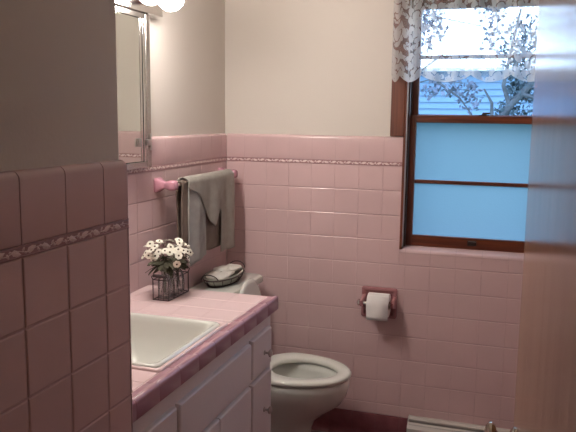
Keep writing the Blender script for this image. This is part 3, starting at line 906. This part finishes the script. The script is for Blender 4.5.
bm = bmesh.new(); lathe(bm, [(.0193, -.0465), (.0193, .0465), (.0180, .0465), (.0180, -.0465), (.0193, -.0465)], tuple(rc), 'X', 24, cap0=False, cap1=False)
o = obj('core', bm, 'card', ro, smooth=True); o.location = -ro.location
bm = bmesh.new()
pts = [(rc.y-.053*math.cos(a), rc.z+.053*math.sin(a)) for a in [PI*.35-PI*.35*k/6 for k in range(7)]]+[(rc.y-.0535, rc.z-.02), (rc.y-.0535, rc.z-.040), (rc.y-.052, rc.z-.057)]
loft(bm, [[V((x, y, z)) for y, z in pts] for x in (rc.x-.044, rc.x+.050)], close=False)
o = obj('loose_sheet', bm, 'paper', ro, smooth='all'); o.location = -ro.location
md = o.modifiers.new('t', 'SOLIDIFY'); md.thickness = .0006

# ------------------------------------------------------------------ baseboard heater
HX0, HX1 = .893, 1.62
he = thing('baseboard_heater', 'cream metal baseboard heater against back wall below the window', 'heater', ((HX0+HX1)/2, -.04, 0))
bm = bmesh.new()
P = [(-.0055, .010), (-.0055, .135), (-.030, .135), (-.036, .130), (-.036, .122), (-.020, .122), (-.020, .010)]
loft(bm, [[V((x, y, z)) for y, z in P] for x in (HX0+.004, HX1-.004)])
cobj('body', bm, 'heater', he)
bm = bmesh.new()
P = [(-.056, .112), (-.068, .098), (-.068, .032), (-.064, .028), (-.062, .028), (-.0655, .034), (-.0655, .097), (-.055, .109)]
loft(bm, [[V((x, y, z)) for y, z in P] for x in (HX0+.004, HX1-.004)])
cobj('front_panel', bm, 'heater', he)
bm = bmesh.new()
P = [(-.0425, .119), (-.0505, .1115), (-.0495, .110), (-.0415, .1175)]
loft(bm, [[V((x, y, z)) for y, z in P] for x in (HX0+.004, HX1-.004)])
cobj('louvre', bm, 'heater', he)
bm = bmesh.new(); box(bm, HX0+.005, HX1-.005, -.060, -.0205, .03, .100)
cobj('element', bm, 'black', he)
for x in (HX0, HX1-.004):
    bm = bmesh.new()
    P = [(-.0055, .0045), (-.0055, .137), (-.033, .137), (-.070, .100), (-.070, .0045)]
    loft(bm, [[V((xx, y, z)) for y, z in P] for xx in (x, x+.0045)])
    cobj('end_cap', bm, 'heater', he)

# ------------------------------------------------------------------ door_1, swung into the room
g = math.radians(2.45); DE = V((1.3130, -1.80, 0)); L = .745
dr = bpy.data.objects.new('door_1', None); dr.location = DE; dr.rotation_euler = (0, 0, g); struct(dr); COL.objects.link(dr)
bm = bmesh.new(); box(bm, 0, .035, -L, 0, .012, 2.035, bev=.0015)
slab = obj('door_slab', bm, 'wood_door', dr)
bm = bmesh.new()
lathe(bm, [(.022, 0), (.022, -.003), (.019, -.006), (.012, -.010), (.0095, -.014), (.0095, -.026), (.014, -.030), (.022, -.032), (.0268, -.038), (.0265, -.042), (.021, -.047), (.008, -.0505), (.001, -.051)], (0, -.062, .930), 'X', 28)
obj('door_knob', bm, 'brass', dr, smooth=True)
bm = bmesh.new(); box(bm, .005, .030, 0.0, .0012, .90, .96); obj('latch_plate', bm, 'brass', dr)

# ------------------------------------------------------------------ outside
bm = bmesh.new(); box(bm, -14, 16, .35, 22, -1.1, -.9)
gr = struct(obj('ground', bm, 'grass'))
ga = thing('neighbouring_house', 'pale blue lap sided house seen through the upper window pane', 'house', (0, 6.2, -.9))
bm = bmesh.new(); z = -.9; gt = 2.03
while z < gt:
    z2 = min(z+.08, gt)
    vs = [bm.verts.new(p) for p in ((-5, 5.975, z), (4, 5.975, z), (4, 5.999, z2), (-5, 5.999, z2))]; bm.faces.new(vs)
    vs = [bm.verts.new(p) for p in ((-5, 5.999, z2), (4, 5.999, z2), (4, 5.975, z2), (-5, 5.975, z2))]; bm.faces.new(vs)
    z = z2
box(bm, -5, 4, 6.0, 9.5, -.9, gt)
cobj('siding', bm, 'siding', ga)
bm = bmesh.new(); box(bm, -5.2, 4.2, 5.85, 9.7, gt+.001, gt+.04); cobj('roof', bm, 'fascia', ga)

def leafblob(bm, c, rad, n, s, rnd_):
    for _ in range(n):
        d = V((rnd_.gauss(0, 1), rnd_.gauss(0, 1), rnd_.gauss(0, 1))); d = d/d.length*rnd_.random()**.45
        p = V(c)+V((d.x*rad[0], d.y*rad[1], d.z*rad[2]))
        a = V((rnd_.gauss(0, 1), rnd_.gauss(0, 1), rnd_.gauss(0, 1))).normalized(); b = a.cross(V((rnd_.gauss(0, 1), rnd_.gauss(0, 1), rnd_.gauss(0, 1)))).normalized()
        ss = s*rnd_.uniform(.6, 1.3)
        bm.faces.new([bm.verts.new(p+v) for v in (a*ss, b*ss*.55, -a*ss, -b*ss*.55)])
rt = random.Random(5)
tree = thing('leaning_tree', 'fir like tree with pale leaning trunk outside right half of window', 'tree', (1.02, 3.6, -.9))
bm = bmesh.new()
tr_ = [(.85, 3.6, -.9), (.92, 3.6, .4), (1.03, 3.58, 1.30), (1.22, 3.55, 1.60), (1.42, 3.5, 1.82), (1.75, 3.5, 2.15)]
tube(bm, tr_, [.08, .07, .042, .034, .03, .02], 10)
tube(bm, [(1.20, 3.55, 1.58), (1.14, 3.5, 1.75), (1.18, 3.45, 2.0), (1.25, 3.5, 2.4)], [.022, .018, .012, .008], 8)
tube(bm, [(1.30, 3.52, 1.68), (1.50, 3.45, 1.62), (1.80, 3.4, 1.66)], [.018, .012, .008], 8)
tube(bm, [(1.06, 3.57, 1.35), (1.05, 3.5, 1.6), (.98, 3.45, 1.72)], [.02, .014, .008], 6)
cobj('trunk', bm, 'bark', tree, smooth=True)
bm = bmesh.new()
for c, rd, n in (((1.40, 3.6, 1.42), (.36, .3, .14), 700), ((1.18, 3.62, 1.52), (.12, .15, .12), 220), ((1.36, 3.6, 1.72), (.22, .2, .16), 330), ((1.30, 3.65, 2.05), (.22, .2, .33), 900), ((1.65, 3.7, 2.0), (.3, .3, .5), 700), ((1.30, 3.7, 1.72), (.16, .2, .12), 260), ((1.8, 3.7, 2.9), (.7, .5, .5), 900)):
    leafblob(bm, c, rd, n, .022, rt)
cobj('foliage', bm, 'leaf_fir', tree)
t2 = thing('broadleaf_tree', 'thin branched broadleaf tree with sparse leaves outside left half of window', 'tree', (-.6, 4.6, -.9))
bm = bmesh.new()
tube(bm, [(-.6, 4.6, -.9), (-.55, 4.6, 1.2), (-.4, 4.55, 2.3), (-.1, 4.5, 3.2)], [.11, .09, .07, .05], 8)
for pts in ([(-.4, 4.55, 2.2), (.1, 4.4, 2.55), (.5, 4.3, 2.45), (.9, 4.2, 2.35)], [(-.1, 4.5, 3.1), (.5, 4.3, 3.0), (1.0, 4.1, 2.6), (1.05, 4.05, 2.3)],
            [(-.5, 4.6, 1.35), (0, 4.4, 1.75), (.45, 4.2, 1.85), (.75, 4.1, 1.80)], [(.45, 4.2, 1.85), (.72, 4.1, 1.66), (.85, 4.0, 1.5)], [(.1, 4.4, 1.78), (.35, 4.2, 1.95), (.55, 4.2, 2.1)]):
    tube(bm, pts, [.016, .010, .006, .004][:len(pts)], 6)
cobj('trunk', bm, 'bark', t2, smooth=True)
bm = bmesh.new()
for c, rd, n in (((.33, 4.3, 2.45), (.24, .2, .36), 480), ((.62, 4.2, 1.78), (.26, .15, .12), 110), ((.82, 4.1, 1.66), (.14, .12, .16), 90), ((.98, 4.1, 2.55), (.16, .2, .20), 170), ((1.02, 4.1, 2.2), (.14, .1, .2), 70),
                 ((.4, 4.3, 3.1), (.9, .5, .45), 1500), ((-.3, 4.5, 2.4), (.4, .5, .8), 900), ((.42, 4.2, 1.72), (.12, .1, .08), 40)):
    leafblob(bm, c, rd, n, .030, rt)
cobj('foliage', bm, 'leaf_tree', t2)

# ------------------------------------------------------------------ world, camera
w = bpy.data.worlds.new('World'); SC.world = w; w.use_nodes = True
bg = w.node_tree.nodes['Background']
tc = w.node_tree.nodes.new('ShaderNodeTexCoord'); sx_ = w.node_tree.nodes.new('ShaderNodeSeparateXYZ'); rp = w.node_tree.nodes.new('ShaderNodeValToRGB')
w.node_tree.links.new(tc.outputs['Generated'], sx_.inputs[0]); w.node_tree.links.new(sx_.outputs[2], rp.inputs[0])
rp.color_ramp.elements[0].position = 0; rp.color_ramp.elements[0].color = (.52, .72, 1, 1)
rp.color_ramp.elements[1].position = .6; rp.color_ramp.elements[1].color = (.38, .60, .95, 1)
w.node_tree.links.new(rp.outputs[0], bg.inputs[0])
SC.cycles.transparent_max_bounces = 32
bg.inputs['Strength'].default_value = 8.0

cam = bpy.data.cameras.new('Camera'); co = bpy.data.objects.new('Camera', cam); COL.objects.link(co); SC.camera = co
cam.sensor_width = 36; cam.lens = 701.246*36/576; cam.clip_start = .02
r_ = V((0.95024603, 0.31125741, 0.01230072)); u_ = V((-0.05554673, 0.13045994, 0.98989634)); f_ = V((-0.30650782, 0.94132833, -0.14125837))
mm = Matrix((r_, u_, -f_)).transposed().to_4x4(); mm.translation = V((1.29391821, -3.03592838, 1.46351479))
co.matrix_world = mm
SC.view_settings.view_transform = 'Standard'; SC.view_settings.look = 'None'
SC.view_settings.exposure = 0; SC.view_settings.gamma = 1; SC.view_settings.use_curve_mapping = False
